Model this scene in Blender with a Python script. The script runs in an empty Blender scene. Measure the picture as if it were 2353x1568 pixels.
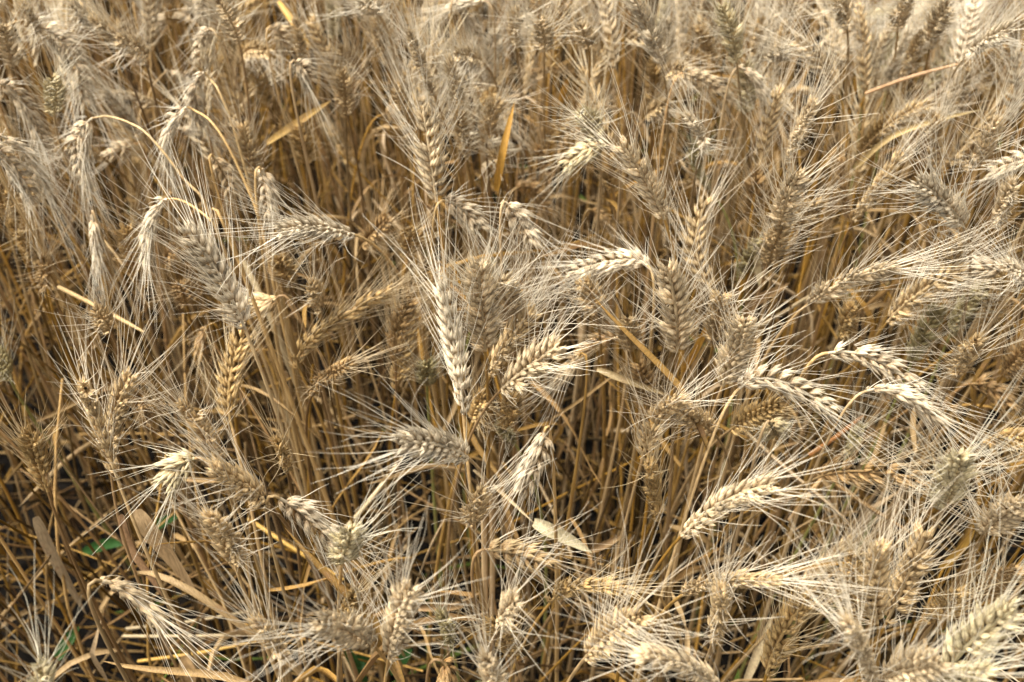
import bpy, math, random
import numpy as np
from mathutils import Vector, Matrix

random.seed(7)
rng = np.random.default_rng(7)
S = bpy.context.scene
COL = S.collection

# ------------------------------------------------------------------ camera
CAM_H, PITCH, LENS = 1.30, 45.0, 35.0
cam_d = bpy.data.cameras.new('camera')
cam = bpy.data.objects.new('camera', cam_d)
COL.objects.link(cam)
cam.location = (0, 0, CAM_H)
cam.rotation_euler = (math.radians(90 - PITCH), 0, 0)
cam_d.lens = LENS
cam_d.sensor_width = 36
cam_d.clip_start = 0.02
cam_d.clip_end = 2000
cam_d.dof.use_dof = True
cam_d.dof.focus_distance = 0.60
cam_d.dof.aperture_fstop = 9.0
S.camera = cam

# ------------------------------------------------------------------ light
SUN_EL, SUN_AZ = math.radians(68), math.radians(-92)      # azimuth from +Y (away from the camera) towards +X
w = bpy.data.worlds.new("World")
S.world = w
w.use_nodes = True
nt = w.node_tree
nt.nodes.clear()
wo = nt.nodes.new('ShaderNodeOutputWorld')
bg = nt.nodes.new('ShaderNodeBackground')
sky = nt.nodes.new('ShaderNodeTexSky')
sky.sky_type = 'NISHITA'
sky.sun_disc = False
sky.sun_elevation = SUN_EL
sky.sun_rotation = SUN_AZ
sky.dust_density = 6.0
sky.air_density = 1.0
sky.ozone_density = 1.0
bg.inputs[1].default_value = 0.07
hs = nt.nodes.new('ShaderNodeHueSaturation')          # thin cloud: the sky's blue is mostly washed out
hs.inputs['Saturation'].default_value = 0.06
nt.links.new(sky.outputs[0], hs.inputs['Color'])
nt.links.new(hs.outputs[0], bg.inputs[0])
nt.links.new(bg.outputs[0], wo.inputs[0])
sun_d = bpy.data.lights.new('sun', 'SUN')
sun_d.energy = 1.5
sun_d.angle = math.radians(58)
sun_d.color = (1.0, 0.945, 0.86)
sun = bpy.data.objects.new('sun', sun_d)
COL.objects.link(sun)
sdir = Vector((math.sin(SUN_AZ) * math.cos(SUN_EL), math.cos(SUN_AZ) * math.cos(SUN_EL), math.sin(SUN_EL)))
sun.rotation_euler = sdir.to_track_quat('Z', 'Y').to_euler()
sun.location = sdir * 5
S.view_settings.view_transform = 'Standard'
S.view_settings.look = 'None'
S.view_settings.gamma = 1
S.view_settings.use_curve_mapping = False
S.view_settings.exposure = 2.55
S.cycles.max_bounces = 8
S.cycles.diffuse_bounces = 3

# ------------------------------------------------------------------ helpers
_p = math.radians(PITCH)
FWD = np.array([0, math.cos(_p), -math.sin(_p)])
UPC = np.array([0, math.sin(_p), math.cos(_p)])
RGT = np.array([1.0, 0, 0])
CAM = np.array([0, 0, CAM_H])
FV = LENS / 36 * 2353.0

def ray(vx, vy):
    return RGT * ((vx - 1176.5) / FV) + UPC * ((784.0 - vy) / FV) + FWD

def at_z(v, z):
    d = ray(*v)
    return CAM + d * ((z - CAM_H) / d[2])

def at_y(v, y):
    d = ray(*v)
    return CAM + d * (y / d[1])

def proj(p):
    q = np.asarray(p) - CAM
    dz = q @ FWD
    return (1176.5 + FV * (q @ RGT) / dz, 784.0 - FV * (q @ UPC) / dz)

def unit(a):
    a = np.asarray(a, float)
    n = np.linalg.norm(a)
    return a / n if n > 1e-9 else np.array([0, 0, 1.0])

def mesh(name, V, F, mat, attrs=None, smooth=True):
    """quads only, through foreach_set"""
    V = np.asarray(V, np.float32); F = np.asarray(F, np.int32)
    me = bpy.data.meshes.new(name)
    me.vertices.add(len(V))
    me.vertices.foreach_set('co', V.ravel())
    me.loops.add(F.size)
    me.loops.foreach_set('vertex_index', F.ravel())
    me.polygons.add(len(F))
    me.polygons.foreach_set('loop_start', np.arange(len(F), dtype=np.int32) * 4)
    me.polygons.foreach_set('use_smooth', np.full(len(F), smooth))
    me.update(calc_edges=True)
    if attrs:
        for k, a in attrs.items():
            a = np.asarray(a, np.float32)
            if a.ndim == 1:
                t = me.attributes.new(k, 'FLOAT', 'POINT'); t.data.foreach_set('value', a)
            else:
                t = me.attributes.new(k, 'FLOAT_COLOR', 'POINT'); t.data.foreach_set('color', a.ravel())
    me.materials.append(mat)
    return me

def rich(c, k=1.26):
    c = np.asarray(c, float); m = c.mean()
    return np.clip(m + (c - m) * k, 0.004, 1)

def obj(name, me, parent=None, loc=None, color=None):
    if color is not None: color = rich(color)
    o = bpy.data.objects.new(name, me)
    COL.objects.link(o)
    if parent is not None:
        o.parent = parent
    if loc is not None:
        o.location = loc
    if color is not None:
        o.color = (*color, 1)
    return o

def tag(o, label=None, cat=None, group=None, kind=None):
    if label: o['label'] = label
    if cat: o['category'] = cat
    if group: o['group'] = group
    if kind: o['kind'] = kind
    return o

_gf = {}
def grid_faces(n, m, closed=True):
    """faces of a tube of n rings of m vertices"""
    k = (n, m, closed)
    if k not in _gf:
        i = np.arange(n - 1)[:, None] * m
        j = np.arange(m if closed else m - 1)[None, :]
        j2 = (j + 1) % m
        _gf[k] = np.stack([i + j, i + j2, i + m + j2, i + m + j], -1).reshape(-1, 4)
    return _gf[k]

def frames(P):
    P = np.asarray(P, float)
    T = np.gradient(P, axis=0)
    T /= np.linalg.norm(T, axis=1)[:, None] + 1e-12
    a = np.array([1.0, 0, 0]) if abs(T[0][0]) < 0.8 else np.array([0, 1.0, 0])
    N = np.zeros_like(P)
    n = unit(a - T[0] * (a @ T[0]))
    for i in range(len(P)):
        n = unit(n - T[i] * (n @ T[i])); N[i] = n
    return T, N, np.cross(T, N)

def tube(P, R, m=6):
    P = np.asarray(P, float)
    T, N, B = frames(P)
    R = np.broadcast_to(np.asarray(R, float), (len(P),))
    a = np.arange(m) * 2 * np.pi / m
    V = P[:, None] + R[:, None, None] * (np.cos(a)[None, :, None] * N[:, None] + np.sin(a)[None, :, None] * B[:, None])
    return V.reshape(-1, 3), grid_faces(len(P), m)

class Bag:
    def __init__(s): s.V = []; s.F = []; s.n = 0; s.A = []
    def add(s, V, F, col=None):
        if col is not None: col = rich(col)
        s.V.append(V); s.F.append(F + s.n); s.n += len(V)
        if col is not None:
            c = np.asarray(col, float)
            if c.ndim == 1: c = np.tile(np.append(c[:3], 1.0), (len(V), 1))
            s.A.append(c)
    def get(s): return np.concatenate(s.V), np.concatenate(s.F)

def bez2(a, c, b, n):
    t = np.linspace(0, 1, n)[:, None]
    return (1 - t) ** 2 * a + 2 * t * (1 - t) * c + t * t * b

def bez3(a, b, c, d, n):
    t = np.linspace(0, 1, n)[:, None]
    return (1 - t) ** 3 * a + 3 * t * (1 - t) ** 2 * b + 3 * t * t * (1 - t) * c + t ** 3 * d

def spline(P, per=6):
    P = [np.asarray(p, float) for p in P]
    Q = [2 * P[0] - P[1]] + P + [2 * P[-1] - P[-2]]
    out = []
    for i in range(1, len(Q) - 2):
        for t in np.linspace(0, 1, per, endpoint=False):
            a, b, c, d = Q[i - 1:i + 3]
            out.append(0.5 * (2 * b + (c - a) * t + (2 * a - 5 * b + 4 * c - d) * t * t + (3 * b - a - 3 * c + d) * t ** 3))
    out.append(P[-1])
    return np.array(out)

# ------------------------------------------------------------------ materials
ALB = 0.70
def mat(name, use_attr=False, rough=0.5, transl=0.2, streak=(900, 900, 120), lo=0.72, hi=1.18, rnd=(0.82, 1.16),
        spot=0.0, spot_col=(0.16, 0.12, 0.09), spot_scale=260, node=False, spec=0.2, bump=0.0, along=False):
    m = bpy.data.materials.new(name); m.use_nodes = True
    t = m.node_tree; N = t.nodes; L = t.links
    N.clear()
    out = N.new('ShaderNodeOutputMaterial'); bs = N.new('ShaderNodeBsdfPrincipled')
    oi = N.new('ShaderNodeObjectInfo')
    if use_attr:
        at = N.new('ShaderNodeAttribute'); at.attribute_name = 'tint'; src = at.outputs['Color']
    else:
        src = oi.outputs['Color']
    tc = N.new('ShaderNodeTexCoord'); mp = N.new('ShaderNodeMapping')
    mp.inputs['Scale'].default_value = streak
    off = N.new('ShaderNodeVectorMath'); off.operation = 'ADD'
    sc = N.new('ShaderNodeVectorMath'); sc.operation = 'SCALE'; sc.inputs[3].default_value = 37.0
    cb = N.new('ShaderNodeCombineXYZ')
    for k in range(3): L.new(oi.outputs['Random'], cb.inputs[k])
    L.new(cb.outputs[0], sc.inputs[0])
    L.new(tc.outputs['Object'], mp.inputs[0]); L.new(mp.outputs[0], off.inputs[0]); L.new(sc.outputs[0], off.inputs[1])
    no = N.new('ShaderNodeTexNoise'); no.inputs['Scale'].default_value = 1.0; no.inputs['Detail'].default_value = 3
    L.new(off.outputs[0], no.inputs['Vector'])
    mr = N.new('ShaderNodeMapRange'); mr.inputs[1].default_value = 0.3; mr.inputs[2].default_value = 0.7
    mr.inputs[3].default_value = lo * ALB; mr.inputs[4].default_value = hi * ALB
    L.new(no.outputs['Fac'], mr.inputs[0])
    rr = N.new('ShaderNodeMapRange'); rr.inputs[3].default_value = rnd[0]; rr.inputs[4].default_value = rnd[1]
    L.new(oi.outputs['Random'], rr.inputs[0])
    mu = N.new('ShaderNodeMath'); mu.operation = 'MULTIPLY'
    L.new(mr.outputs[0], mu.inputs[0]); L.new(rr.outputs[0], mu.inputs[1])
    vs = N.new('ShaderNodeVectorMath'); vs.operation = 'SCALE'
    L.new(src, vs.inputs[0]); L.new(mu.outputs[0], vs.inputs[3])
    cur = vs.outputs[0]
    if spot:
        n2 = N.new('ShaderNodeTexNoise'); n2.inputs['Scale'].default_value = spot_scale; n2.inputs['Detail'].default_value = 4
        o2 = N.new('ShaderNodeVectorMath'); o2.operation = 'ADD'
        L.new(tc.outputs['Object'], o2.inputs[0]); L.new(sc.outputs[0], o2.inputs[1]); L.new(o2.outputs[0], n2.inputs['Vector'])
        m2 = N.new('ShaderNodeMapRange'); m2.inputs[1].default_value = 0.56; m2.inputs[2].default_value = 0.72
        m2.inputs[4].default_value = spot
        L.new(n2.outputs['Fac'], m2.inputs[0])
        mx = N.new('ShaderNodeMix'); mx.data_type = 'RGBA'
        L.new(m2.outputs[0], mx.inputs[0]); L.new(cur, mx.inputs[6]); mx.inputs[7].default_value = (*spot_col, 1)
        cur = mx.outputs[2]
    if along:                                        # glume bases are browner than their papery upper halves
        a3 = N.new('ShaderNodeAttribute'); a3.attribute_name = 'along'
        m3 = N.new('ShaderNodeMapRange'); m3.inputs[1].default_value = 0.05; m3.inputs[2].default_value = 0.55
        m3.inputs[3].default_value = 0.75; m3.inputs[4].default_value = 0.0
        L.new(a3.outputs['Fac'], m3.inputs[0])
        br = N.new('ShaderNodeMix'); br.data_type = 'RGBA'; br.blend_type = 'MULTIPLY'
        L.new(m3.outputs[0], br.inputs[0]); L.new(cur, br.inputs[6]); br.inputs[7].default_value = (0.62, 0.48, 0.33, 1)
        cur = br.outputs[2]
    if node:
        a2 = N.new('ShaderNodeAttribute'); a2.attribute_name = 'joint'
        mx = N.new('ShaderNodeMix'); mx.data_type = 'RGBA'
        L.new(a2.outputs['Fac'], mx.inputs[0]); L.new(cur, mx.inputs[6]); mx.inputs[7].default_value = (0.09, 0.055, 0.03, 1)
        cur = mx.outputs[2]
    L.new(cur, bs.inputs['Base Color'])
    bs.inputs['Roughness'].default_value = rough
    bs.inputs['Specular IOR Level'].default_value = spec
    if bump:
        bp = N.new('ShaderNodeBump'); bp.inputs['Strength'].default_value = bump; bp.inputs['Distance'].default_value = 0.0004
        L.new(no.outputs['Fac'], bp.inputs['Height']); L.new(bp.outputs[0], bs.inputs['Normal'])
    if transl:
        tr = N.new('ShaderNodeBsdfTranslucent'); L.new(cur, tr.inputs['Color'])
        ms = N.new('ShaderNodeMixShader'); ms.inputs[0].default_value = transl
        L.new(bs.outputs[0], ms.inputs[1]); L.new(tr.outputs[0], ms.inputs[2]); L.new(ms.outputs[0], out.inputs[0])
    else:
        L.new(bs.outputs[0], out.inputs[0])
    return m

M_HUSK = mat('wheat_husk', rough=0.45, transl=0.12, streak=(1300, 1300, 110), lo=0.45, hi=1.28, rnd=(0.74, 1.18), spot=0.5,
             spot_col=(0.27, 0.20, 0.14), spot_scale=420, bump=0.7, along=True)
M_HUSK_A = mat('wheat_husk_far', True, rough=0.5, transl=0.12, streak=(500, 500, 500), lo=0.7, hi=1.2, rnd=(1, 1), spot=0.4)
M_AWN = mat('awn', spec=0.4, rough=0.4, transl=0.10, streak=(30, 30, 30), lo=0.85, hi=1.12, rnd=(0.92, 1.08))
M_STEM = mat('straw_stem', rough=0.42, transl=0.0, streak=(700, 700, 14), lo=0.62, hi=1.25, rnd=(0.78, 1.16), spot=0.45,
             spot_col=(0.20, 0.11, 0.045), spot_scale=60, node=True, bump=0.3)
M_STEM_A = mat('straw_far', True, spec=0.03, rough=0.7, transl=0.0, streak=(300, 300, 14), lo=0.65, hi=1.25, rnd=(1, 1), spot=0.4,
               spot_col=(0.20, 0.11, 0.045), spot_scale=60)
M_LEAF = mat('dry_leaf', rough=0.55, transl=0.25, streak=(900, 900, 30), lo=0.65, hi=1.22, rnd=(0.8, 1.16), spot=0.5,
             spot_col=(0.22, 0.12, 0.06), spot_scale=90, bump=0.6)
M_LEAF_A = mat('leaf_litter', True, spec=0.03, rough=0.8, transl=0.15, streak=(300, 300, 300), lo=0.6, hi=1.25, rnd=(1, 1), spot=0.4,
               spot_col=(0.16, 0.09, 0.045), spot_scale=60)
M_GREEN = mat('green_leaf', rough=0.45, transl=0.3, streak=(600, 600, 40), lo=0.75, hi=1.2, rnd=(0.85, 1.1))

TINT = {  # real surface colours of the ears
    'w': (0.77, 0.66, 0.49), 'p': (0.75, 0.61, 0.415), 'c': (0.76, 0.66, 0.44), 's': (0.69, 0.53, 0.325),
    'b': (0.59, 0.425, 0.225), 'd': (0.49, 0.34, 0.185), 'g': (0.50, 0.43, 0.25)}
COLNAME = {'w': 'whitish', 'p': 'pale', 'c': 'cream bleached', 's': 'straw-coloured', 'b': 'golden', 'd': 'dark brown', 'g': 'greenish'}

# ------------------------------------------------------------------ ground
gm = bpy.data.materials.new('soil'); gm.use_nodes = True
t = gm.node_tree; bs = t.nodes['Principled BSDF']
no = t.nodes.new('ShaderNodeTexNoise'); no.inputs['Scale'].default_value = 45; no.inputs['Detail'].default_value = 8
tc = t.nodes.new('ShaderNodeTexCoord'); t.links.new(tc.outputs['Object'], no.inputs['Vector'])
cr = t.nodes.new('ShaderNodeValToRGB')
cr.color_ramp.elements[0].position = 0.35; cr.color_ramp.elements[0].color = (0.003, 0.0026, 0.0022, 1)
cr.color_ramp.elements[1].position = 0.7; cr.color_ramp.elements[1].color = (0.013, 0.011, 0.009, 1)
t.links.new(no.outputs['Fac'], cr.inputs[0]); t.links.new(cr.outputs[0], bs.inputs['Base Color'])
bs.inputs['Roughness'].default_value = 0.95; bs.inputs['Specular IOR Level'].default_value = 0.0
xs = np.concatenate([[-300, -40], np.linspace(-3, 3, 61), [40, 300]])
ys = np.concatenate([[-300, -40], np.linspace(-1.5, 4.5, 61), [40, 300]])
X, Y = np.meshgrid(xs, ys)
Z = 0.012 * np.sin(X * 23 + np.sin(Y * 31)) * np.cos(Y * 27 + X * 7) + rng.normal(0, 0.006, X.shape)
Z[(abs(X) > 3.01) | (Y < -1.51) | (Y > 4.51)] = 0
gv = np.stack([X, Y, Z], -1).reshape(-1, 3)
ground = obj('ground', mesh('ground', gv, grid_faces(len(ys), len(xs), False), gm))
tag(ground, 'dark soil between the wheat stalks', kind='structure')

# ------------------------------------------------------------------ spikelets and awns
def husk(length, wid, thk, nr=7, ns=6, belly=0.5):
    u = np.linspace(0, 1, nr)
    prof = np.interp(u, [0, .12, .3, .5, .68, .84, 1], [.22, .68, 1.0, .90, .52, .20, .05])
    a = np.arange(ns) * 2 * np.pi / ns
    cx = belly * np.sin(np.pi * u)
    kx = np.cos(a); kx = np.where(kx > 0.9, 1.28, kx)            # a keel on the outer side
    x = cx[:, None] + prof[:, None] * kx[None] * thk / 2
    y = prof[:, None] * np.sin(a)[None] * wid / 2
    z = np.broadcast_to((u * length)[:, None], x.shape)
    return np.stack([x, y, z], -1).reshape(-1, 3), grid_faces(nr, ns)

def rot(V, ax, ang):
    return V @ np.array(Matrix.Rotation(ang, 3, ax)).T

FAN = [(-1, 'g'), (1, 'g'), (-1, 'l'), (1, 'l'), (-1, 'c'), (1, 'c'), (0, 'c')]
def spikelet_geo(r, nr=7, ns=6, fan=FAN):
    b = Bag()
    for s, k in fan:
        j = lambda a: r.uniform(-a, a)
        if k == 'g':
            V, F = husk(9.0 + j(1.2), 3.4 + j(.4), 2.6, nr, ns, 0.6)
            V = rot(V, 'X', -s * math.radians(17 + j(8))); V = rot(V, 'Y', math.radians(2 + j(7)))
            V = V + np.array([-0.2 + j(.2), s * 1.35, 0])
        elif k == 'l':
            V, F = husk(11.8 + j(1.4), 3.2 + j(.4), 2.6, nr, ns, 0.7)
            V = rot(V, 'X', -s * math.radians(11 + j(7))); V = rot(V, 'Y', math.radians(9 + j(7)))
            V = V + np.array([0.7, s * 0.9, 0.8])
        else:
            V, F = husk(10.4 + j(1.6), 2.9, 2.4, nr, ns, 0.6)
            V = rot(V, 'X', -s * math.radians(6) + math.radians(j(6))); V = rot(V, 'Y', math.radians(14 + j(7)))
            V = V + np.array([1.3 - abs(s) * .2, s * 1.1 + j(.4), 1.6 + abs(s) * r.uniform(-.4, 1.6)])
        b.add(V * 0.001, F)
    return b.get()

SPK = []
for _ in range(12):
    V, F = spikelet_geo(random)
    SPK.append(mesh('spikelet', V, F, M_HUSK, {'along': np.tile(np.repeat(np.linspace(0, 1, 7), 6), len(FAN))}))
SPK_LOW = [spikelet_geo(random, 3, 4, [(-1, 'l'), (1, 'l')]) for _ in range(6)]

def ear_layout(C0, roll, r, n=None, openness=1.0):
    """C0: dense centreline. Returns spikelet frames (pos, X, Y, Z, scale) and length"""
    seg = np.linalg.norm(np.diff(C0, axis=0), axis=1); s = np.concatenate([[0], np.cumsum(seg)]); L = s[-1]
    n = n or max(10, int(round(L / 0.0039)))
    T, N, B = frames(C0)
    out = []
    for i in range(n):
        f = (i + 0.4) / n
        q = f * L
        p = np.array([np.interp(q, s, C0[:, k]) for k in range(3)])
        tt = unit([np.interp(q, s, T[:, k]) for k in range(3)])
        nn = unit([np.interp(q, s, N[:, k]) for k in range(3)]); bb = np.cross(tt, nn)
        ro = roll + 0.25 * f
        ax = nn * math.cos(ro) + bb * math.sin(ro)
        sg = 1 if i % 2 else -1
        al = math.radians((24 - 13 * f) * openness + r.uniform(-9, 9))
        if i == n - 1: al = 0.03
        d = unit(tt * math.cos(al) + ax * sg * math.sin(al))
        x = unit(ax * sg - d * (ax * sg @ d)); y = np.cross(d, x)
        tw = r.gauss(0, .22); x, y = x * math.cos(tw) + y * math.sin(tw), y * math.cos(tw) - x * math.sin(tw)
        sc = np.interp(f, [0, .12, .3, .7, 1], [.62, .92, 1.12, 1.08, .80]) * r.uniform(.84, 1.10)
        out.append((p + ax * sg * 0.0009, x, y, d, sc, f, tt))
    return out, L

def awns_geo(lay, r, alen=0.06, spread=1.0, rad=0.00020, nseg=6, sides=3, per=2, keep=1.0, wiggle=1.0):
    b = Bag()
    cnt = 0
    for (p, x, y, d, sc, f, tt) in lay:
        for k in range(per + (1 if r.random() < 0.3 else 0)):
            if r.random() > keep: continue
            s = (-1, 1, 0)[k % 3]
            p0 = p + (x * (1.9 if s else 2.6) + y * s * 2.3 + d * (9.8 if s else 9.6)) * 0.001 * sc
            dr = unit(d * 1.0 + y * s * 0.20 * spread + x * 0.05 * spread + np.array([r.gauss(0, .09), r.gauss(0, .09), r.gauss(0, .09)]) * spread)
            l = alen * np.interp(f, [0, .15, .35, .8, 1], [.35, .6, .95, 1.08, .95]) * (r.uniform(.78, 1.15) if r.random() < .88 else r.uniform(.25, .6))
            bend = unit(np.array([r.gauss(0, 1), r.gauss(0, 1), r.gauss(0, 1)]))
            bend = bend - dr * (bend @ dr)
            amt = r.gauss(0, .13) * wiggle + (r.uniform(.1, .35) if f < .15 else 0)
            u = np.linspace(0, 1, nseg)
            P = p0 - dr * 0.0015 + dr * (u * l)[:, None] + bend * (amt * l * u * u)[:, None] + (dr - tt) * (-0.10 * l * u * u)[:, None]
            if wiggle and r.random() < (.5 if f < .25 else .18):
                b2 = np.cross(dr, bend)
                P = P + b2 * (np.sin(u * r.uniform(5, 9)) * 0.02 * l * wiggle)[:, None]
            b.add(*tube(P, rad * np.interp(u, [0, .12, .4, 1], [1.5, 1.05, .85, .3]), sides)); cnt += 1
    return b.get() if cnt else None

def ribbon(P, side, wid, nacross=3, curl=0.25, twist=0.0):
    """leaf blade along P, its width across side, folded along the middle"""
    P = np.asarray(P, float); n = len(P)
    T = np.gradient(P, axis=0); T /= np.linalg.norm(T, axis=1)[:, None] + 1e-12
    u = np.linspace(0, 1, n)
    W = wid * np.interp(u, [0, .08, .3, .6, .85, 1], [.55, .8, 1, .9, .55, .05]) / 2
    V = []
    for i in range(n):
        sd = unit(side - T[i] * (side @ T[i])); up = np.cross(T[i], sd)
        a = twist * u[i]; sd, up = sd * math.cos(a) + up * math.sin(a), up * math.cos(a) - sd * math.sin(a)
        for c in np.linspace(-1, 1, nacross):
            V.append(P[i] + sd * W[i] * c + up * W[i] * curl * (c * c * 2 - 1))
    return np.array(V), grid_faces(n, nacross, False)

# hanging dry leaf variants: root at origin, first rising along +X then drooping
LEAVES = []
for k in range(14):
    L = random.uniform(.07, .17); up = random.uniform(.2, 1.0); dr = random.uniform(.4, 1.6)
    u = np.linspace(0, 1, 9)[:, None]
    P = np.concatenate([L * u * (1 - .35 * u * dr), L * random.uniform(-.25, .25) * u * u, L * (up * u - (up * .6 + dr) * u * u)], 1)
    if k % 6:                                            # most have snapped and hang or stick out straight
        e = random.uniform(-1.3, .9); kn = random.uniform(.25, .6); e2 = e - random.uniform(.1, 1.2)
        uu = np.minimum(u, kn); vv = np.maximum(u - kn, 0); bow = random.uniform(-.06, .06) * np.sin(u * 5)
        P = L * np.concatenate([uu * math.cos(e) + vv * math.cos(e2), random.uniform(-.3, .3) * vv + bow, uu * math.sin(e) + vv * math.sin(e2)], 1)
    V, F = ribbon(P, np.array([0, 1.0, random.uniform(-.4, .4)]), random.uniform(.0025, .0062), 3, random.uniform(.2, .8), random.uniform(-3.5, 3.5))
    LEAVES.append(mesh('leaf', V, F, M_LEAF))
LEAFCOL = [tuple(.86 * q for q in c) for c in [(0.46, 0.32, 0.17), (0.52, 0.38, 0.22), (0.40, 0.26, 0.13), (0.55, 0.42, 0.27), (0.43, 0.27, 0.11)]]
STEMCOL = [(0.49, 0.315, 0.135), (0.51, 0.345, 0.175), (0.43, 0.255, 0.09), (0.57, 0.41, 0.235), (0.44, 0.30, 0.17), (0.35, 0.225, 0.12)]

def stem_geo(P, r0, r1, r, nodes=(0.28, 0.58), sides=7):
    """culm with swollen joints"""
    seg = np.linalg.norm(np.diff(P, axis=0), axis=1); s = np.concatenate([[0], np.cumsum(seg)]); L = s[-1]
    f = list(1 - (1 - np.linspace(0, 1, len(P))) ** 2.0)
    for nd in nodes:
        f += [nd - .012, nd - .005, nd, nd + .005, nd + .012]
    f = np.array(sorted(f))
    Q = np.stack([np.interp(f * L, s, P[:, k]) for k in range(3)], 1)
    R = np.interp(f, [0, .55, .8, 1], [r0, r0 * .95, (r0 + r1) / 2, r1])
    J = np.zeros(len(f))
    for nd in nodes:
        near = abs(f - nd) < 0.0051
        R = np.where(near, R * 1.22, R); J = np.where(abs(f - nd) < 0.002, 0.8, J)
        R = np.where((f > nd) & (f < nd + .3), R * 1.06, R)
    V, F = tube(Q, R, sides)
    return V, F, np.repeat(J, sides)

# ------------------------------------------------------------------ traced ears
# base, middle and tip of each ear as read on the photograph, in nine sheets of 3x zoom; every one is put at its own height and length
T9 = {}
T9[(0, 0)] = """165,140 470,340 590,720 w
0,580 150,700 300,1000 w
0,940 180,1070 330,1350 w
-60,1000 110,1170 230,1400 w
640,815 545,1000 600,1320 w
1290,738 1155,920 1180,1180 w
1410,500 1340,620 1370,850 w
1155,1374 1050,1500 1020,1790 w
375,790 372,660 368,540 c
1330,150 1180,120 1020,210 p
1080,720 920,665 750,650 p
1150,487 1260,560 1400,680 w
1440,205 1405,270 1390,430 w
1400,-60 1412,20 1405,120 w
2040,430 2090,480 2140,570 w
2353,650 2270,420 2150,150 s
1880,190 1930,230 1955,320 p
1680,390 1750,345 1850,370 s
2080,450 2065,310 2050,170 s
2110,1130 2090,1000 2060,880 b
1760,1230 1720,1080 1680,860 s
1800,1170 1842,1280 1855,1480 w
1470,1080 1540,1170 1620,1340 p
1230,890 1310,905 1400,950 w
930,995 840,1030 740,1085 p
700,1090 560,1030 390,1010 s
90,1580 50,1450 20,1330 b
640,200 580,120 500,50 w
330,250 240,170 180,40 p
820,330 760,230 650,150 p
1000,420 940,330 820,280 p
100,460 60,330 30,190 p
1650,300 1600,160 1530,40 p
2230,260 2190,110 2190,-60 b"""
T9[(1, 0)] = """655,1390 612,1080 570,780 p
630,640 545,440 480,240 p
860,1090 830,940 820,780 s
815,760 790,620 755,430 p
500,1010 440,800 380,600 s
1590,505 1480,483 1320,495 d
790,0 860,100 940,300 w
980,10 860,20 730,75 w
970,435 890,400 800,388 p
1400,350 1395,250 1365,140 p
1370,120 1350,30 1360,-80 s
1700,330 1680,260 1650,180 p
2205,440 2130,220 2020,-20 w
2150,710 2150,570 2155,430 b
2240,530 2290,490 2370,490 s
2250,940 2240,870 2240,790 b
1415,1005 1510,890 1640,830 b
1410,1190 1395,1110 1365,1030 d
1765,970 1720,860 1655,775 c
1830,1005 1680,1045 1550,1150 c
2225,1510 2110,1260 1930,1000 p
1870,1330 1855,1200 1840,1070 b
1105,1180 1080,1120 1050,1070 s
1735,1455 1795,1500 1860,1570 d
1205,1300 1310,1305 1420,1440 d
715,1385 820,1435 960,1570 w
1125,1400 1190,1460 1310,1650 w
930,775 985,700 1045,640 b
170,545 90,440 0,345 s
30,810 25,660 10,500 s
260,110 210,60 150,25 w
155,110 220,0 290,-30 d
1860,110 1840,20 1830,-70 b
1000,980 1020,830 1080,700 s
300,420 260,300 250,130 s
1200,330 1190,210 1220,80 p
1560,200 1530,90 1540,-40 s"""
T9[(2, 0)] = """370,430 335,230 270,50 c
225,420 170,310 120,190 s
480,410 500,280 545,150 s
610,425 645,390 690,345 w
395,470 480,530 565,690 w
10,510 150,565 305,690 p
1075,650 965,450 780,275 p
1315,340 1265,255 1180,200 s
1230,710 1250,520 1295,350 g
1400,610 1430,410 1475,220 g
1510,510 1570,390 1645,250 s
1970,370 2080,290 2260,195 w
2130,700 2120,520 2110,350 b
1900,770 1930,640 1965,450 s
1970,1160 2070,1030 2145,845 p
130,1015 125,930 45,815 w
525,1160 580,900 655,640 s
715,1110 800,920 905,710 p
460,1520 490,1330 505,1170 d
1155,1530 1110,1330 1095,1120 d
1185,1510 1300,1340 1500,1075 s
1765,1210 1740,1000 1750,820 s
1935,1570 1810,1400 1615,1260 w
2420,1095 2270,1130 2130,1205 w
1205,1070 1310,940 1440,815 b
675,1570 705,1420 795,1190 p
815,1560 850,1470 910,1390 s
2150,1550 2210,1420 2275,1280 p
205,1330 85,1110 150,1010 g
180,100 160,10 170,-80 s
1700,330 1740,180 1820,40 p
2240,420 2260,270 2330,120 s
1480,210 1500,90 1560,-30 p
1130,190 1100,60 1050,-40 p
690,190 700,80 740,-40 s"""
T9[(0, 1)] = """240,235 160,110 95,0 b
310,410 300,320 300,235 d
1690,700 1520,350 1290,20 w
1600,1380 1580,1080 1680,740 b
640,-90 660,80 682,295 w
920,330 895,160 870,0 b
1150,265 1165,210 1195,145 d
1285,530 1265,460 1235,395 d
1430,690 1385,780 1405,880 d
1995,390 1965,300 1935,215 b
1905,490 1850,515 1785,505 s
755,710 715,640 665,575 s
2060,975 2160,760 2670,450 b
2160,1135 2250,1030 2400,950 d
816,1747 645,1270 590,1110 s
765,1567 800,1290 900,1030 s
1520,1670 1400,1400 1280,1235 s
330,1820 255,1580 210,1430 b
65,1030 30,950 -10,870 g
1980,1670 1950,1560 1915,1490 b
2205,570 2180,480 2145,395 s
1025,1350 990,1250 955,1165 d
2440,50 2200,5 1945,22 w"""
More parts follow.
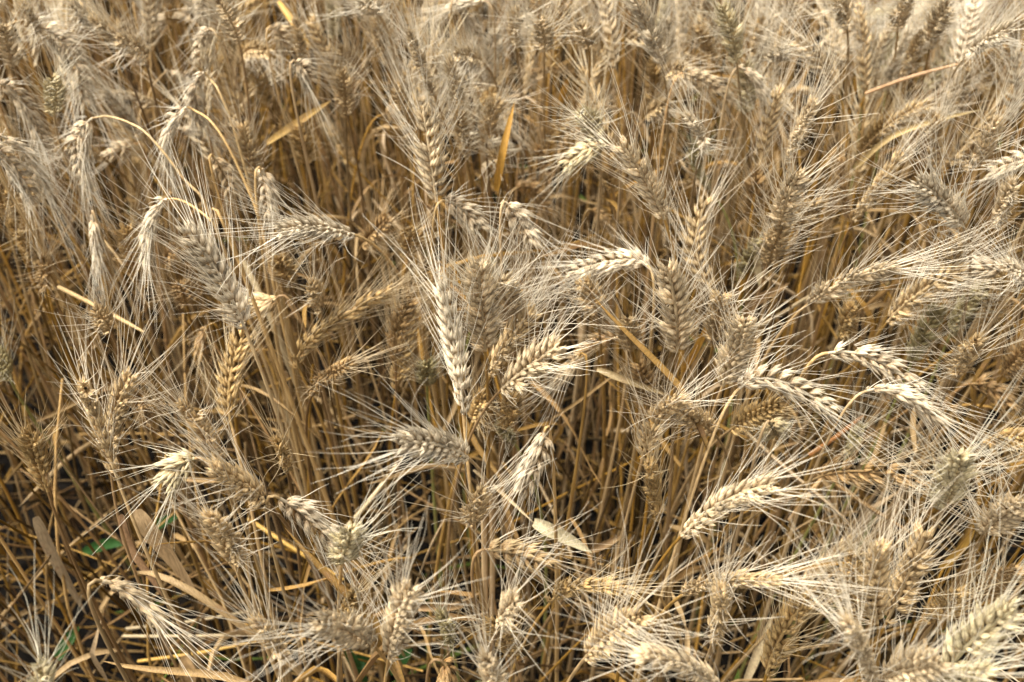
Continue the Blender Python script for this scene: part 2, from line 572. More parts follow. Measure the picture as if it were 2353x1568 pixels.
T9[(1, 1)] = """150,120 215,50 320,-60 d
462,210 465,110 475,15 b
370,925 390,720 475,490 d
840,1290 785,850 690,425 w
990,850 965,560 940,255 p
1165,690 1130,510 1105,370 p
1228,570 1240,460 1270,345 d
1030,1015 1145,800 1315,600 s
1108,1115 1280,970 1490,825 p
1885,765 1750,800 1635,880 d
1640,885 1580,950 1500,1050 p
2110,265 1930,225 1590,312 w
2312,860 2305,580 2240,275 p
1755,590 1725,490 1675,375 s
2005,850 1985,750 1970,635 s
2112,1290 2085,1100 2060,945 d
2085,1560 2180,1330 2325,1185 s
2190,2010 2150,1790 2120,1630 b
870,1590 680,1505 395,1485 w
1185,1480 1140,1420 1120,1395 g
1130,1375 1160,1290 1165,1165 b
1400,1410 1340,1600 1245,1810 w
590,1090 590,1010 600,935 g
905,1340 940,1260 965,1180 b
690,500 665,400 660,310 b"""
T9[(2, 1)] = """210,450 90,150 160,-180 s
585,255 635,110 685,-30 s
430,350 460,220 505,95 g
868,525 1130,372 1455,275 p
1408,655 1620,460 1905,305 s
2210,300 2080,285 1950,315 w
2353,345 2310,310 2240,270 w
2095,690 2160,510 2205,310 b
1575,935 1660,740 1765,555 g
1845,730 1930,580 2075,425 g
1085,745 1130,650 1165,555 b
208,810 240,640 265,470 s
275,1090 370,840 435,650 p
1875,1030 1950,900 2015,775 s
995,868 1300,900 1620,1110 w
1265,1130 1490,1140 1760,1320 w
385,1115 650,1055 1040,1280 w
335,1390 480,1305 660,1225 b
210,1420 100,1330 -20,1260 s
595,1345 625,1385 645,1430 c
1985,1080 2110,1105 2230,1215 d
2085,1500 2230,1450 2430,1490 b
2215,1010 2290,920 2370,830 d
1795,1935 1850,1750 1905,1575 c
1145,1540 1170,1480 1215,1415 g
1790,420 1830,280 1880,120 s"""
T9[(0, 2)] = """1345,25 1250,70 1165,195 c
1855,345 1700,225 1480,105 s
1925,300 2140,445 2350,650 w
1622,755 1560,590 1465,425 s
695,870 900,950 1095,1155 p
290,1720 285,1610 280,1500 c
1925,1390 1885,1290 1785,1165 s
2555,1300 2400,1200 2200,1150 p"""
T9[(1, 2)] = """908,475 920,380 952,265 s
328,1395 390,1150 475,925 p
20,1150 45,1060 75,985 b
5,740 25,640 60,520 c
748,1280 725,1200 705,1120 g
1185,1385 1125,1260 1055,1155 b
1095,1160 1135,1090 1195,1025 p
1005,655 1190,675 1395,745 s
1445,1015 1640,905 1945,935 b
1685,1395 1855,1235 2065,1115 s
2680,1690 2420,1480 2080,1385 p
700,1430 730,1500 690,1640 d
1065,1660 1040,1530 1015,1420 p"""
T9[(2, 2)] = """-10,560 280,330 610,215 p
935,155 1200,112 1630,165 d
15,955 270,870 640,870 s
208,1280 250,1100 262,945 s
578,1510 690,1230 865,1005 b
1195,1130 1150,900 1160,705 b
1338,1160 1312,900 1345,640 s
1405,1150 1545,860 1665,535 s
1340,1620 1235,1350 1145,1180 p
1780,1550 2010,1270 2290,1075 c
1395,1535 1560,1480 1770,1435 p
1780,1570 1920,1520 2070,1500 c
2075,540 2190,420 2400,310 p
1715,1150 1800,1060 1885,945 b
2045,1010 2150,880 2290,795 d"""

STEMS = {  # how the arching stems run on the photograph, from the ear back towards the root
    (0, 0, 0): [(20, 58), (-25, 90), (-60, 180)],
    (0, 0, 4): [(250, 268), (300, 284), (345, 315), (420, 410), (510, 560)],
    (0, 0, 5): [(450, 256), (482, 277), (520, 330), (566, 426), (600, 520), (640, 700)],
    (0, 0, 6): [(485, 185), (503, 210), (537, 295), (572, 420), (612, 560), (650, 710)],
    (0, 0, 7): [(405, 458), (435, 470), (485, 508), (540, 580)],
    (0, 0, 11): [(350, 200), (336, 245), (325, 320)],
}
BIG = {(1, 1, 4), (1, 1, 5), (1, 1, 7), (1, 1, 8), (0, 0, 0), (1, 1, 3), (0, 1, 2), (1, 1, 12), (1, 0, 0)}
LOWER = {(0, 0, k) for k in (11, 23, 24, 25, 9, 10)}
ZB = {'w': .835, 'p': .825, 'c': .83, 's': .79, 'b': .735, 'd': .725, 'g': .70}

def solve_tip(base, tv, far, L):
    d = ray(*tv); q = CAM - base
    a = d @ d; b = 2 * d @ q; c = q @ q - L * L
    disc = b * b - 4 * a * c
    if disc < 0:
        s = -b / (2 * a)
    else:
        s = (-b + (1 if far else -1) * math.sqrt(disc)) / (2 * a)
    return CAM + d * s

def ear_curve(bv, mv, tv, z, r):
    far = tv[1] > bv[1] + 4
    for _ in range(12):
        base = at_z(bv, z)
        d = unit(ray(*tv)); q = base - CAM
        dmin = np.linalg.norm(q - d * (q @ d))
        if dmin < 0.100: break
        z += 0.02
    L = min(max(0.070 + r.uniform(0, .022), dmin * 1.03), .108)
    if dmin < 0.03: L = min(L, dmin * 2.3 + .012)
    if dmin > 0.3 * L and far: L = min(L, dmin * 1.25)
    tip = solve_tip(base, tv, far, L)
    mid0 = (base + tip) / 2
    dm = ray(*mv)
    s = ((mid0 - CAM) @ dm) / (dm @ dm)
    mid = CAM + dm * s
    off = mid - mid0
    if np.linalg.norm(off) > .35 * L: mid = mid0 + unit(off) * .35 * L
    return base, 2 * mid - (base + tip) / 2, tip

plants = []      # everything needed for labels
def describe(bv, tv):
    dx, dy = tv[0] - bv[0], bv[1] - tv[1]
    a = math.degrees(math.atan2(dx, dy))
    if abs(a) < 17: return 'standing upright'
    if abs(a) < 58: return 'leaning ' + ('right' if a > 0 else 'left')
    if abs(a) < 112: return 'bent sideways ' + ('right' if a > 0 else 'left')
    if abs(a) < 155: return 'nodding down ' + ('right' if a > 0 else 'left')
    return 'hanging down'

def make_plant(base, ctrl, tip, tint, r, stem_pts=None, detail=1, nleaf=None, extra=None, big=False):
    C0 = bez2(base, ctrl, tip, 24)
    t0 = unit(C0[1] - C0[0])
    # stalk
    if stem_pts is not None:
        last = stem_pts[-1]; prev = stem_pts[-2]
        dv = unit(last - prev); hz = np.array([dv[0], dv[1], 0]) * .12
        root = last + hz; root[2] = -0.01
        P = spline([root, root * .45 + last * .55 + hz * .25] + list(stem_pts[::-1]) + [base], 10)
    else:
        h = base[2]
        lean = np.array([t0[0], t0[1], 0]) * (0.10 if t0[2] > 0 else -0.02)
        root = np.array([base[0], base[1], 0]) - lean + np.array([r.gauss(0, .022), r.gauss(0, .022), -0.01])
        k = 0.14 if t0[2] > .3 else 0.045
        c1 = root + np.array([r.gauss(0, .012), r.gauss(0, .012), h * .55])
        c2 = base - t0 * k
        if t0[2] < .3: c2 = c2 + np.array([0, 0, 0.015])
        P = bez3(root, c1, c2, base, 48)[[*range(0, 24, 3), *range(24, 48)]]
    sc = np.array(STEMCOL[r.randrange(len(STEMCOL))]) * r.uniform(.5, .95)
    if tint == 'g': sc = np.array((0.30, 0.29, 0.12))
    if tint in 'wc': sc = sc * .6 + np.array((0.58, 0.46, 0.30)) * .4
    th = bpy.data.objects.new('wheat_plant', None); COL.objects.link(th); th.location = root
    th.empty_display_size = 0.02
    V, F, J = stem_geo(P, r.uniform(.0014, .0022), r.uniform(.0008, .0011), r, (r.uniform(.2, .32), r.uniform(.5, .64)))
    obj('stem', mesh('stem', V - root, F, M_STEM, {'joint': J}), th, None, sc)
    # ear
    col = np.array(TINT[tint]) * r.uniform(.92, 1.08)
    roll = r.choice([0, math.pi / 2]) + r.uniform(-.6, .6)
    lay, L = ear_layout(C0, roll, r, openness=r.uniform(.85, 1.25) + (.25 if big else 0))
    if big: lay = [(p, x, y, d, q * 1.14, f, tt) for (p, x, y, d, q, f, tt) in lay]
    V, F = tube(C0, 0.0011, 5)
    ear = obj('ear', mesh('ear', V - base, F, M_STEM, {'joint': np.zeros(len(V))}), th, base - root, col * .8)
    for (p, x, y, d, s, f, tt) in lay:
        if r.random() < .04 and f < .9: continue          # a spikelet fallen out
        o = obj('spikelet', SPK[r.randrange(len(SPK))], ear, None, col * r.uniform(.78, 1.12))
        M = np.eye(4); M[:3, 0] = x * s; M[:3, 1] = y * s; M[:3, 2] = d * s; M[:3, 3] = p - base
        o.matrix_local = Matrix(M.tolist())
    far = np.linalg.norm(base - CAM) > 1.1
    al = r.uniform(.048, .070) * (.9 if tint in 'bdg' else 1)
    g = awns_geo(lay, r, al, r.uniform(.9, 1.4), nseg=5 if far else 7, sides=3, per=3)
    if g:
        ac = col * .35 + np.array((1.0, 0.93, 0.78)) * .65
        if tint in 'bd': ac = col * .5 + np.array((0.88, 0.77, 0.57)) * .5
        tag(obj('awns', mesh('awns', g[0] - base, g[1], M_AWN), ear, None, ac), kind='stuff')
    # dry leaves on the stalk
    for _ in range(r.choice([0, 1, 1, 2]) if nleaf is None else nleaf):
        f = r.uniform(.25, .72); p = P[int(f * (len(P) - 1))]
        o = obj('leaf', LEAVES[r.randrange(len(LEAVES))], th, p - root, np.array(LEAFCOL[r.randrange(5)]) * r.uniform(.85, 1.15))
        o.rotation_euler = (r.uniform(-.4, .4), r.uniform(-.5, .5), r.uniform(0, 6.283))
    plants.append({'o': th, 'tint': tint, 'bv': proj(base), 'tv': proj(tip), 'mid': proj(C0[12]), 'z': base[2], 'extra': extra})
    return th

OFF = lambda c: (784.7 * c[0], 522.7 * c[1])
for tile, txt in T9.items():
    ox, oy = OFF(tile)
    for i, ln in enumerate(txt.strip().splitlines()):
        a, b, c, k = ln.split()
        pv = [tuple(np.array([float(q) for q in s.split(',')]) / 3 + (ox, oy)) for s in (a, b, c)]
        r = random.Random(1000 + 97 * tile[0] + 311 * tile[1] + 13 * i)
        z = ZB[k] + r.uniform(-.015, .015) + (.03 if tile[1] == 0 and k in 'wpc' else 0)
        base, ctrl, tip = ear_curve(*pv, z, r)
        if (*tile, i) in LOWER: base, ctrl, tip = ear_curve(*pv, .73, r)
        if ((*tile, i) in STEMS and i != 11) or (tile == (0, 0) and i < 4): base, ctrl, tip = ear_curve(*pv, .88, r)
        sp = None
        st = STEMS.get((*tile, i))
        if st:
            y = base[1]
            sp = [at_y(v, y - .012 * j) for j, v in enumerate(st)]
        make_plant(base, ctrl, tip, k, r, sp, big=(*tile, i) in BIG, nleaf=0 if (st or tile[1] == 0 and k in 'wp') else None)
n_traced = len(plants)

# ------------------------------------------------------------------ further ears between them, up to 300 in all
r = random.Random(5)
while len(plants) < 300:
    if r.random() < .86:
        v = (r.uniform(-30, 2380), r.uniform(-130, 330)); z = r.uniform(.68, .79)
    else:
        v = (r.uniform(-20, 2370), r.uniform(330, 1560)); z = r.uniform(.50, .66)
        if v[1] > 700 and (v[0] < 900 or 1100 < v[0] < 1550): continue
    base = at_z(v, z)
    th = r.uniform(0, 6.283); ti = abs(r.gauss(0, .32)) + .08
    if r.random() < .09: ti = r.uniform(1.1, 2.2)
    d = np.array([math.sin(ti) * math.cos(th), math.sin(ti) * math.sin(th), math.cos(ti)])
    L = r.uniform(.06, .09)
    tip = base + d * L
    ctrl = base + (d * .55 + np.array([0, 0, .12])) * L
    make_plant(base, ctrl, tip, r.choice('ssspppwcwb' if z > .665 else 'bbsdsbg'), r)

# labels that single out each plant by colour, pose and place
def zone(m):
    x, y = m
    cx = 'far left' if x < 470 else 'centre left' if x < 941 else 'centre' if x < 1412 else 'centre right' if x < 1883 else 'far right'
    ry = 'at top edge' if y < 160 else 'in upper part' if y < 520 else 'halfway up' if y < 900 else 'in lower part' if y < 1280 else 'at bottom edge'
    return cx, ry
ORD = ['leftmost', 'second from left', 'third from left', 'fourth from left', 'fifth from left', 'sixth from left', 'seventh from left', 'eighth from left', 'ninth from left']
NUM = ['', '', 'two', 'three', 'four', 'five', 'six', 'seven', 'eight', 'nine']
groups = {}
for p in plants:
    x, y = p['mid']
    p['key'] = (COLNAME[p['tint']], describe(p['bv'], p['tv']), 'low' if p['z'] < .68 else '', *zone(p['mid']))
    groups.setdefault(p['key'], []).append(p)
for k, ps in groups.items():
    ps.sort(key=lambda p: p['mid'][0])
    c, pose, low, cx, ry = k
    head = f"{low + ' ' if low else ''}{c} ear {pose}"
    for i, p in enumerate(ps):
        o = f", {ORD[i]}" if len(ps) > 1 else ''
        if i == len(ps) - 1 and i > 0: o = ", rightmost"
        tag(p['o'], f"{head} {ry}, {cx}{o}", 'wheat', 'bearded wheat plants in the field')

# ------------------------------------------------------------------ dry leaves and loose straws that stand out
def blade(name, pts, zs, width, col, label, cat, side=None, curl=.25, twist=0.0, material=None, group=None):
    Q = spline([at_z(v, z) for v, z in zip(pts, zs)], 6)
    sd = unit(np.cross(unit(Q[-1] - Q[0]), FWD)) if side is None else np.array(side, float)
    V, F = ribbon(Q, sd, width, 5, curl, twist)
    o = obj(name, mesh(name, V - Q[0], F, material or M_LEAF), None, Q[0], col)
    return tag(o, label, cat, group)

def straw(pts, zs, rad, col, label, group='loose straws lying among the stalks'):
    Q = spline([at_z(v, z) for v, z in zip(pts, zs)], 6)
    f = np.linspace(0, 1, len(Q))
    V, F = tube(Q, rad * np.interp(f, [0, .1, .8, 1], [.9, 1, .9, .5]), 7)
    o = obj('loose_straw', mesh('loose_straw', V - Q[0], F, M_STEM, {'joint': np.zeros(len(V))}), None, Q[0], col)
    return tag(o, label, 'straw', group)

GOLD = (0.52, 0.34, 0.13); TAN = (0.47, 0.33, 0.19); PALE = (0.64, 0.52, 0.34); ORNG = (0.47, 0.28, 0.10); GREY = (0.42, 0.33, 0.22); PINK = (0.52, 0.35, 0.22)
DL = 'dry wheat leaves'
blade('dry_leaf', [(612, 330), (690, 278), (760, 232)], [.76, .80, .84], .0075, (0.46, 0.32, 0.15), 'straight golden leaf blade pointing up right, below the top left stalks', 'leaf', group=DL)
blade('dry_leaf', [(1140, 440), (1155, 350), (1182, 235)], [.80, .84, .87], .0065, ORNG, 'upright orange dry leaf standing behind the nodding ears, upper centre', 'leaf', group=DL)
blade('dry_leaf', [(1286, 245), (1295, 210), (1305, 178)], [.72, .75, .77], .007, ORNG, 'short orange leaf below the dark horizontal ear near the top', 'leaf', group=DL)
straw([(1990, 215), (2090, 178), (2200, 148)], [.80, .83, .84], .0018, PINK, 'pinkish straw slanting up right among the ears at upper right')
blade('dry_leaf', [(1965, 388), (2040, 320), (2140, 280), (2255, 252)], [.76, .80, .82, .82], .005, (0.50, 0.38, 0.21), 'long light leaf arching to the right at upper right', 'leaf', group=DL)
straw([(135, 660), (230, 708), (332, 764)], [.76, .765, .77], .0019, (0.33, 0.24, 0.135), 'thick tan broken straw lying across the stalks at middle left')
straw([(560, 600), (630, 750), (697, 925)], [.72, .66, .55], .0030, PALE, 'thick pale straw leaning beside the big weathered ear, left of centre')
straw([(600, 880), (650, 945), (712, 1035)], [.56, .5, .43], .0030, PALE, 'pale split straw pointing up left below the thick pale straw')
blade('dry_leaf', [(313, 1172), (345, 1220), (390, 1280), (453, 1365)], [.74, .72, .67, .62], .0135, (0.56, 0.41, 0.25), 'broad flat tan leaf hanging down right in the lower left', 'leaf', curl=.12, group=DL)
blade('dry_leaf', [(280, 1185), (300, 1255), (345, 1320), (400, 1400)], [.72, .67, .60, .52], .008, PINK, 'narrow pinkish dry leaf hanging just left of the broad tan leaf', 'leaf', curl=.5, group=DL)
blade('dry_leaf', [(86, 1190), (125, 1275), (200, 1415)], [.66, .60, .48], .012, GREY, 'greyish folded dry leaf slanting down in the far lower left', 'leaf', curl=.4, group=DL)
straw([(283, 1462), (430, 1462), (590, 1458)], [.40, .41, .40], .0016, PALE, 'thin level straw lying across the bottom left below the nodding pale ear')
straw([(317, 1520), (460, 1500), (590, 1474)], [.40, .41, .40], .0017, GOLD, 'thin golden straw rising gently to the right along the bottom left')
straw([(290, 1445), (440, 1428), (600, 1400)], [.33, .34, .33], .0018, PALE, 'pale straw crossing behind the nodding ear at the bottom left')
straw([(570, 1192), (670, 1258), (790, 1332)], [.50, .49, .47], .0021, GOLD, 'golden straw slanting down right under the whitish ear, left of centre')
Qa = blade('dry_leaf', [(1088, 1080), (1150, 1130), (1228, 1203)], [.73, .71, .70], .0030, PALE, 'thin pale leaf stalk slanting down right to the light folded leaf', 'leaf', group=DL)
blade('dry_leaf', [(1226, 1200), (1262, 1217), (1308, 1240), (1360, 1270)], [.70, .70, .69, .68], .0100, (0.66, 0.58, 0.40), 'light pointed leaf with a green edge, centre of the lower part', 'leaf', curl=.3, group=DL)
blade('leaf_edge', [(1230, 1209), (1256, 1226), (1292, 1243)], [.697, .697, .69], .0045, (0.34, 0.42, 0.08), 'yellow green stripe of leaf along the light pointed leaf', 'leaf', curl=.1, material=M_GREEN)
blade('dry_leaf', [(1358, 1266), (1400, 1246), (1436, 1226)], [.62, .63, .63], .006, TAN, 'folded tan leaf joining a stalk right of the light pointed leaf', 'leaf', curl=.6, group=DL)
blade('dry_leaf', [(960, 1398), (1040, 1392), (1075, 1378), (1112, 1357)], [.52, .54, .56, .58], .007, TAN, 'curled tan leaf reaching left from a stalk at the lower centre', 'leaf', curl=.6, twist=1.2, group=DL)
straw([(785, 1225), (850, 1150), (925, 1050)], [.50, .52, .55], .0024, PALE, 'pale straw slanting up right left of the lower centre')
straw([(1725, 762), (1790, 725), (1860, 680)], [.62, .66, .70], .0020, PALE, 'pale straw slanting up right at the right of centre')
blade('dry_leaf', [(1690, 745), (1740, 690), (1780, 668), (1814, 650)], [.62, .68, .70, .71], .009, TAN, 'tan leaf tip pointing up right at the right of centre', 'leaf', curl=.3, group=DL)
blade('dry_leaf', [(1569, 856), (1600, 800), (1642, 716)], [.70, .74, .79], .006, ORNG, 'orange brown upright leaf beside the pale ear, right of centre', 'leaf', group=DL)
straw([(1860, 1046), (1920, 1005), (1985, 955)], [.62, .64, .66], .0021, (0.30, 0.15, 0.07), 'reddish brown straw under the horizontal dark ear at right')
blade('dry_leaf', [(1736, 586), (1742, 622), (1746, 664)], [.76, .74, .72], .006, (0.70, 0.60, 0.40), 'small cream leaf hanging beside the green ear, right of centre', 'leaf', group=DL)
blade('dry_leaf', [(1372, 848), (1440, 875), (1545, 912)], [.775, .775, .76], .0050, (0.55, 0.43, 0.26), 'cream pointed leaf lying level between two ears, right of centre', 'leaf', curl=.4, group=DL)
blade('dry_leaf', [(2045, 1555), (2058, 1515), (2072, 1470)], [.55, .56, .57], .010, PALE, 'broad pale leaf standing at the bottom right', 'leaf', group=DL)
blade('dry_leaf', [(1712, 1570), (1745, 1490), (1778, 1408)], [.50, .53, .56], .008, PALE, 'pale leaf blade pointing up at the bottom, right of centre', 'leaf', group=DL)
straw([(1815, 1195), (1850, 1150), (1890, 1095)], [.60, .63, .65], .0022, TAN, 'brownish straw slanting up right below the horizontal dark ear')
blade('dry_leaf', [(428, 1508), (434, 1545), (440, 1600)], [.46, .44, .38], .015, TAN, 'broad tan leaf at the bottom edge, far left', 'leaf', curl=.25, group=DL)
blade('dry_leaf', [(2160, 1308), (2205, 1262), (2240, 1218)], [.60, .63, .66], .008, GOLD, 'orange gold leaf pointing up right at the lower right', 'leaf', group=DL)
blade('dry_leaf', [(640, 3), (680, 60), (715, 110)], [.80, .79, .77], .007, GOLD, 'golden brown leaf slanting down right at the top edge, left of centre', 'leaf', group=DL)
yv = at_z((1108, 1150), .74)[1]
for xs_, r_, lb in (((1110, 1114, 1114), .0026, 'left'), ((1128, 1131, 1124), .0022, 'right')):
    Q = spline([at_y(v, yv + .004 * j) for j, v in enumerate(zip(xs_, (1105, 1340, 1600)))], 8)
    V, F, J = stem_geo(Q[::-1], r_, r_ * .8, random, (.45,))
    o = obj('straw_stalk', mesh('straw_stalk', V - Q[-1], F, M_STEM, {'joint': J}), None, Q[-1], (0.60, 0.44, 0.27))
    tag(o, f'thick pale upright stalk running down to the bottom edge at lower centre, {lb} of two', 'straw', 'bare straw stalks between the wheat plants')
GR = (0.04, 0.09, 0.03)
GB = 'green weed blades near the soil'
blade('green_blade', [(190, 1270), (245, 1250), (300, 1246)], [.38, .41, .42], .012, GR, 'green grass blade bending right behind the tan leaves, lower left', 'weed', curl=.15, material=M_GREEN, group=GB)
blade('green_blade', [(345, 1216), (380, 1196), (412, 1184)], [.38, .40, .41], .011, GR, 'green blade right of the broad tan leaf, lower left', 'weed', curl=.15, material=M_GREEN, group=GB)
blade('green_blade', [(130, 1514), (158, 1470), (182, 1440)], [.42, .44, .46], .012, GR, 'green blade pointing up at the bottom left', 'weed', curl=.15, material=M_GREEN, group=GB)
blade('green_blade', [(835, 1568), (815, 1530), (795, 1480)], [.36, .40, .44], .014, GR, 'green leaf leaning up left at the bottom edge, left of centre', 'weed', curl=.15, material=M_GREEN, group=GB)
blade('green_blade', [(800, 1525), (830, 1520), (860, 1522)], [.38, .40, .39], .014, GR, 'green leaf lying level at the bottom edge, left of centre', 'weed', curl=.15, material=M_GREEN, group=GB)
blade('green_blade', [(893, 1545), (920, 1515), (946, 1492)], [.38, .41, .42], .015, GR, 'green leaf pointing up right beside the upright pale ear at the bottom', 'weed', curl=.15, material=M_GREEN, group=GB)

# ------------------------------------------------------------------ bare straw stems without ears
STR = []
for k in range(16):
    h = random.uniform(.42, .74)
    P = bez3(np.zeros(3), np.array([random.gauss(0, .02), random.gauss(0, .02), h * .35]), np.array([random.gauss(0, .05), random.gauss(0, .05), h * .7]),
             np.array([random.gauss(0, .11), random.gauss(0, .11), h]), 12)
    V, F, J = stem_geo(P, random.uniform(.0011, .0021), random.uniform(.0007, .0013), random, (random.uniform(.25, .35), random.uniform(.55, .7)), 6)
    STR.append(mesh('straw_stalk', V, F, M_STEM, {'joint': J}))
STEMNAME = ['golden', 'warm tan', 'deep golden', 'light straw', 'dull tan', 'greyish brown']
bare = []
r = random.Random(11)
n = 0
while n < 295:
    v = (r.uniform(-150, 2500), r.uniform(-50, 2100))
    p = at_z(v, 0.0)
    ci = r.randrange(6)
    o = obj('straw_stalk', STR[r.randrange(len(STR))], None, p, np.array(STEMCOL[ci]) * r.uniform(.3, .95))
    o.rotation_euler = (r.gauss(0, .05), r.gauss(0, .05), r.uniform(0, 6.283))
    if r.random() < .45:                                 # a withered blade still on the stalk
        vs = o.data.vertices; vi = vs[int(len(vs) * r.uniform(.35, .8))].co
        lf = obj('leaf', LEAVES[r.randrange(len(LEAVES))], o, vi, np.array(LEAFCOL[r.randrange(5)]) * r.uniform(.8, 1.15))
        lf.rotation_euler = (r.uniform(-.4, .4), r.uniform(-.5, .5), r.uniform(0, 6.283))
    q = proj(p + np.array([0, 0, .35]))
    tpx = proj(np.array(o.matrix_basis @ o.data.vertices[len(o.data.vertices) - 1].co))
    bare.append({'o': o, 'mid': q, 'key': (STEMNAME[ci], 'upright' if abs(tpx[0] - q[0]) < 25 else 'leaning right' if tpx[0] > q[0] else 'leaning left', *zone(q))})
    n += 1
groups = {}
for p in bare: groups.setdefault(p['key'], []).append(p)
for k, ps in groups.items():
    ps.sort(key=lambda p: p['mid'][0])
    for i, p in enumerate(ps):
        m = len(ps)
        o_ = '' if m == 1 else f", rightmost of {NUM[m]}" if i == m - 1 else f", {ORD[i]} of {NUM[m]}"
        tag(p['o'], f"{k[0]} earless stalk {k[1]} {k[3]}, {k[2]}{o_}", 'straw', 'bare straw stalks between the wheat plants')

# ------------------------------------------------------------------ dry litter low between the stalks: uncountable
bag = Bag()
r = random.Random(21)
for k in range(5200):
    p = np.array([r.uniform(-1.7, 1.7), r.uniform(.25, 3.2), 0])
    z = abs(r.gauss(0, .16)) + .01
    if z > .42: z = r.uniform(.02, .42)
    p[2] = z
    a = r.uniform(0, 6.283); ti = r.gauss(0, .35) + .1
    if r.random() < .3: ti = r.uniform(.5, 1.3)
    d = np.array([math.cos(a) * math.cos(ti), math.sin(a) * math.cos(ti), math.sin(ti)])
    L = r.uniform(.07, .24)
    c = np.array(LEAFCOL[r.randrange(5)]) * (r.uniform(.8, 1.1) if r.random() < .36 else r.uniform(.06, .22))      # fresh straw among old pieces, coloured darker for the shade in the gaps
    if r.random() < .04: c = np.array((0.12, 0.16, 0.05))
    sag = np.array([r.gauss(0, .12), r.gauss(0, .12), -.12 + r.gauss(0, .1)]) * L
    u = np.linspace(-.5, .5, 6)[:, None]
    P = p + d * u * L + sag * (u * u)
    P[:, 2] = np.maximum(P[:, 2], .008)
    if r.random() < .55:
        V, F = ribbon(P, unit(np.cross(d, [r.gauss(0, 1), r.gauss(0, 1), 1.5])), r.uniform(.0025, .0075), 3, r.uniform(.1, .6), r.uniform(-2.5, 2.5))
    else:
        V, F = tube(P, r.uniform(.0007, .0017), 5)
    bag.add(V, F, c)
for k in range(1000):     # thin broken straws crossing one another
    p = np.array([r.uniform(-.8, .8), r.uniform(.25, 1.5), r.uniform(.04, .46)])
    a = r.choice([0, math.pi]) + r.gauss(0, .6); ti = r.uniform(.0, 1.15)
    d = np.array([math.cos(a) * math.cos(ti), math.sin(a) * math.cos(ti), math.sin(ti)])
    L = r.uniform(.10, .30); u = np.linspace(-.5, .5, 4)[:, None]
    P = p + d * u * L + np.array([r.gauss(0, .05), r.gauss(0, .05), -.06]) * L * u * u
    P[:, 2] = np.maximum(P[:, 2], .008)
    V, F = tube(P, r.uniform(.0006, .0013), 5)
    bag.add(V, F, np.array(STEMCOL[r.randrange(6)]) * r.uniform(.25, .95))
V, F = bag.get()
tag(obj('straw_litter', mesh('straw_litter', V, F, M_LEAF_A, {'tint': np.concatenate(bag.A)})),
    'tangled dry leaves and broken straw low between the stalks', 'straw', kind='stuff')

# ------------------------------------------------------------------ the rest of the field: ears beyond the three hundred, and thin stalks
VAR = []
for k in range(10):
    rr = random.Random(300 + k)
    h = .74
    th = rr.uniform(0, 6.283); ti = abs(rr.gauss(0, .45)) + .1
    if k % 10 == 0: ti = rr.uniform(1.2, 2.2)
    d = np.array([math.sin(ti) * math.cos(th), math.sin(ti) * math.sin(th), math.cos(ti)]); L = rr.uniform(.065, .09)
    base = np.array([0, 0, h])
    C0 = bez2(base, base + (d * .55 + np.array([0, 0, .12])) * L, base + d * L, 12)
    t0 = unit(C0[1] - C0[0])
    P = bez3(np.array([rr.gauss(0, .03), rr.gauss(0, .03), 0]) - np.append(t0[:2], 0) * .06, np.array([0, 0, h * .5]), base - t0 * .1, base, 9)
    lay, L = ear_layout(C0, rr.uniform(0, 3), rr, n=16)
    hb = Bag()
    for (p, x, y, dd, s, f, tt) in lay:
        V, F = SPK_LOW[rr.randrange(6)]
        hb.add((V * s * 1.1) @ np.stack([x, y, dd]) + p, F)
    aw = awns_geo(lay, rr, .058, 1.0, nseg=3, sides=3, per=2, keep=.62, wiggle=.6, rad=.00050)
    VAR.append((hb.get(), aw, tube(P[::2], np.linspace(.0019, .0009, 5), 4)))
hb = Bag(); sb = Bag()
r = random.Random(77)
def view_in(p):
    x, y = proj(p)
    return -230 < x < 2583 and -40 < y < 1850
count = 0
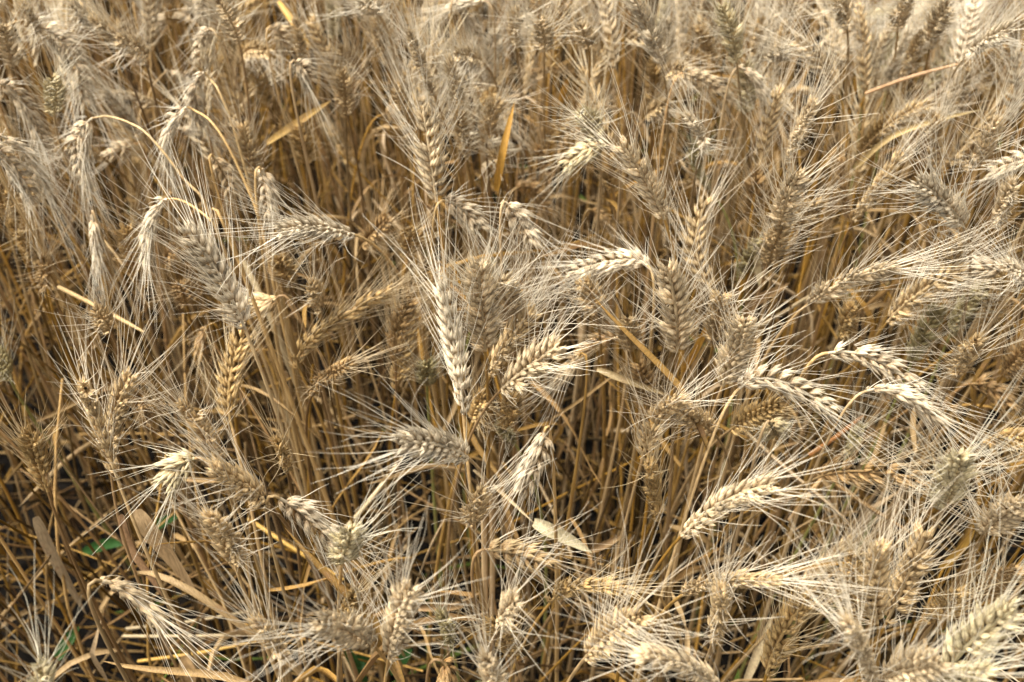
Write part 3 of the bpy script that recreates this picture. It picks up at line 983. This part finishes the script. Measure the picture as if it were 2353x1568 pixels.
for k in range(2700):
    p = np.array([r.uniform(-1.55, 1.55), r.uniform(-.7, 2.9), 0])
    top = p + np.array([0, 0, .8])
    inside = ((top - CAM) @ FWD) > .1 and view_in(top)
    if inside and not (proj(top)[1] < 230 and r.random() < .4): continue
    if np.linalg.norm(p[:2]) < .32: continue
    (H, Aw, St) = VAR[r.randrange(10)]
    a = r.uniform(0, 6.283); c_, s_ = math.cos(a), math.sin(a)
    Rm = np.array([[c_, s_, 0], [-s_, c_, 0], [0, 0, 1]])
    zs = r.uniform(-.08, .06)
    tr = p + np.array([0, 0, zs])
    tn = np.array(TINT[r.choice('sssbbpppw')]) * r.uniform(.9, 1.1)
    hb.add(H[0] @ Rm + tr, H[1], tn)
    hb.add(Aw[0] @ Rm + tr, Aw[1], tn * .4 + np.array((0.95, 0.85, 0.65)) * .6)
    sb.add(St[0] @ Rm + tr, St[1], np.array(STEMCOL[r.randrange(6)]) * r.uniform(.85, 1.1))
    count += 1
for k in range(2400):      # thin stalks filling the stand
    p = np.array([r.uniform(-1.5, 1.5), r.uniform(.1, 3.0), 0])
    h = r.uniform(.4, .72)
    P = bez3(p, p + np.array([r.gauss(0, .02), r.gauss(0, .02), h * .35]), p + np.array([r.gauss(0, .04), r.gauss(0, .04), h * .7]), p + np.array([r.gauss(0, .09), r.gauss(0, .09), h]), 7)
    sb.add(*tube(P, np.linspace(.0021, .001, 7), 5), np.array(STEMCOL[r.randrange(6)]) * (r.uniform(.75, 1.0) if r.random() < .22 else r.uniform(.10, .32)))  # most get a darkened colour standing in for shade between the stems
V, F = hb.get()
tag(obj('wheat_ears_beyond', mesh('wheat_ears_beyond', V, F, M_HUSK_A, {'tint': np.concatenate(hb.A)})),
    'mass of further wheat ears continuing the field beyond the countable plants', 'wheat', kind='stuff')
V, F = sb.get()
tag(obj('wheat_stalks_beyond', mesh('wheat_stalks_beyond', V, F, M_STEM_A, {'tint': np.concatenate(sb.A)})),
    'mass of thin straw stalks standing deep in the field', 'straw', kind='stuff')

print('traced', n_traced, 'plants', len(plants), 'beyond', count)
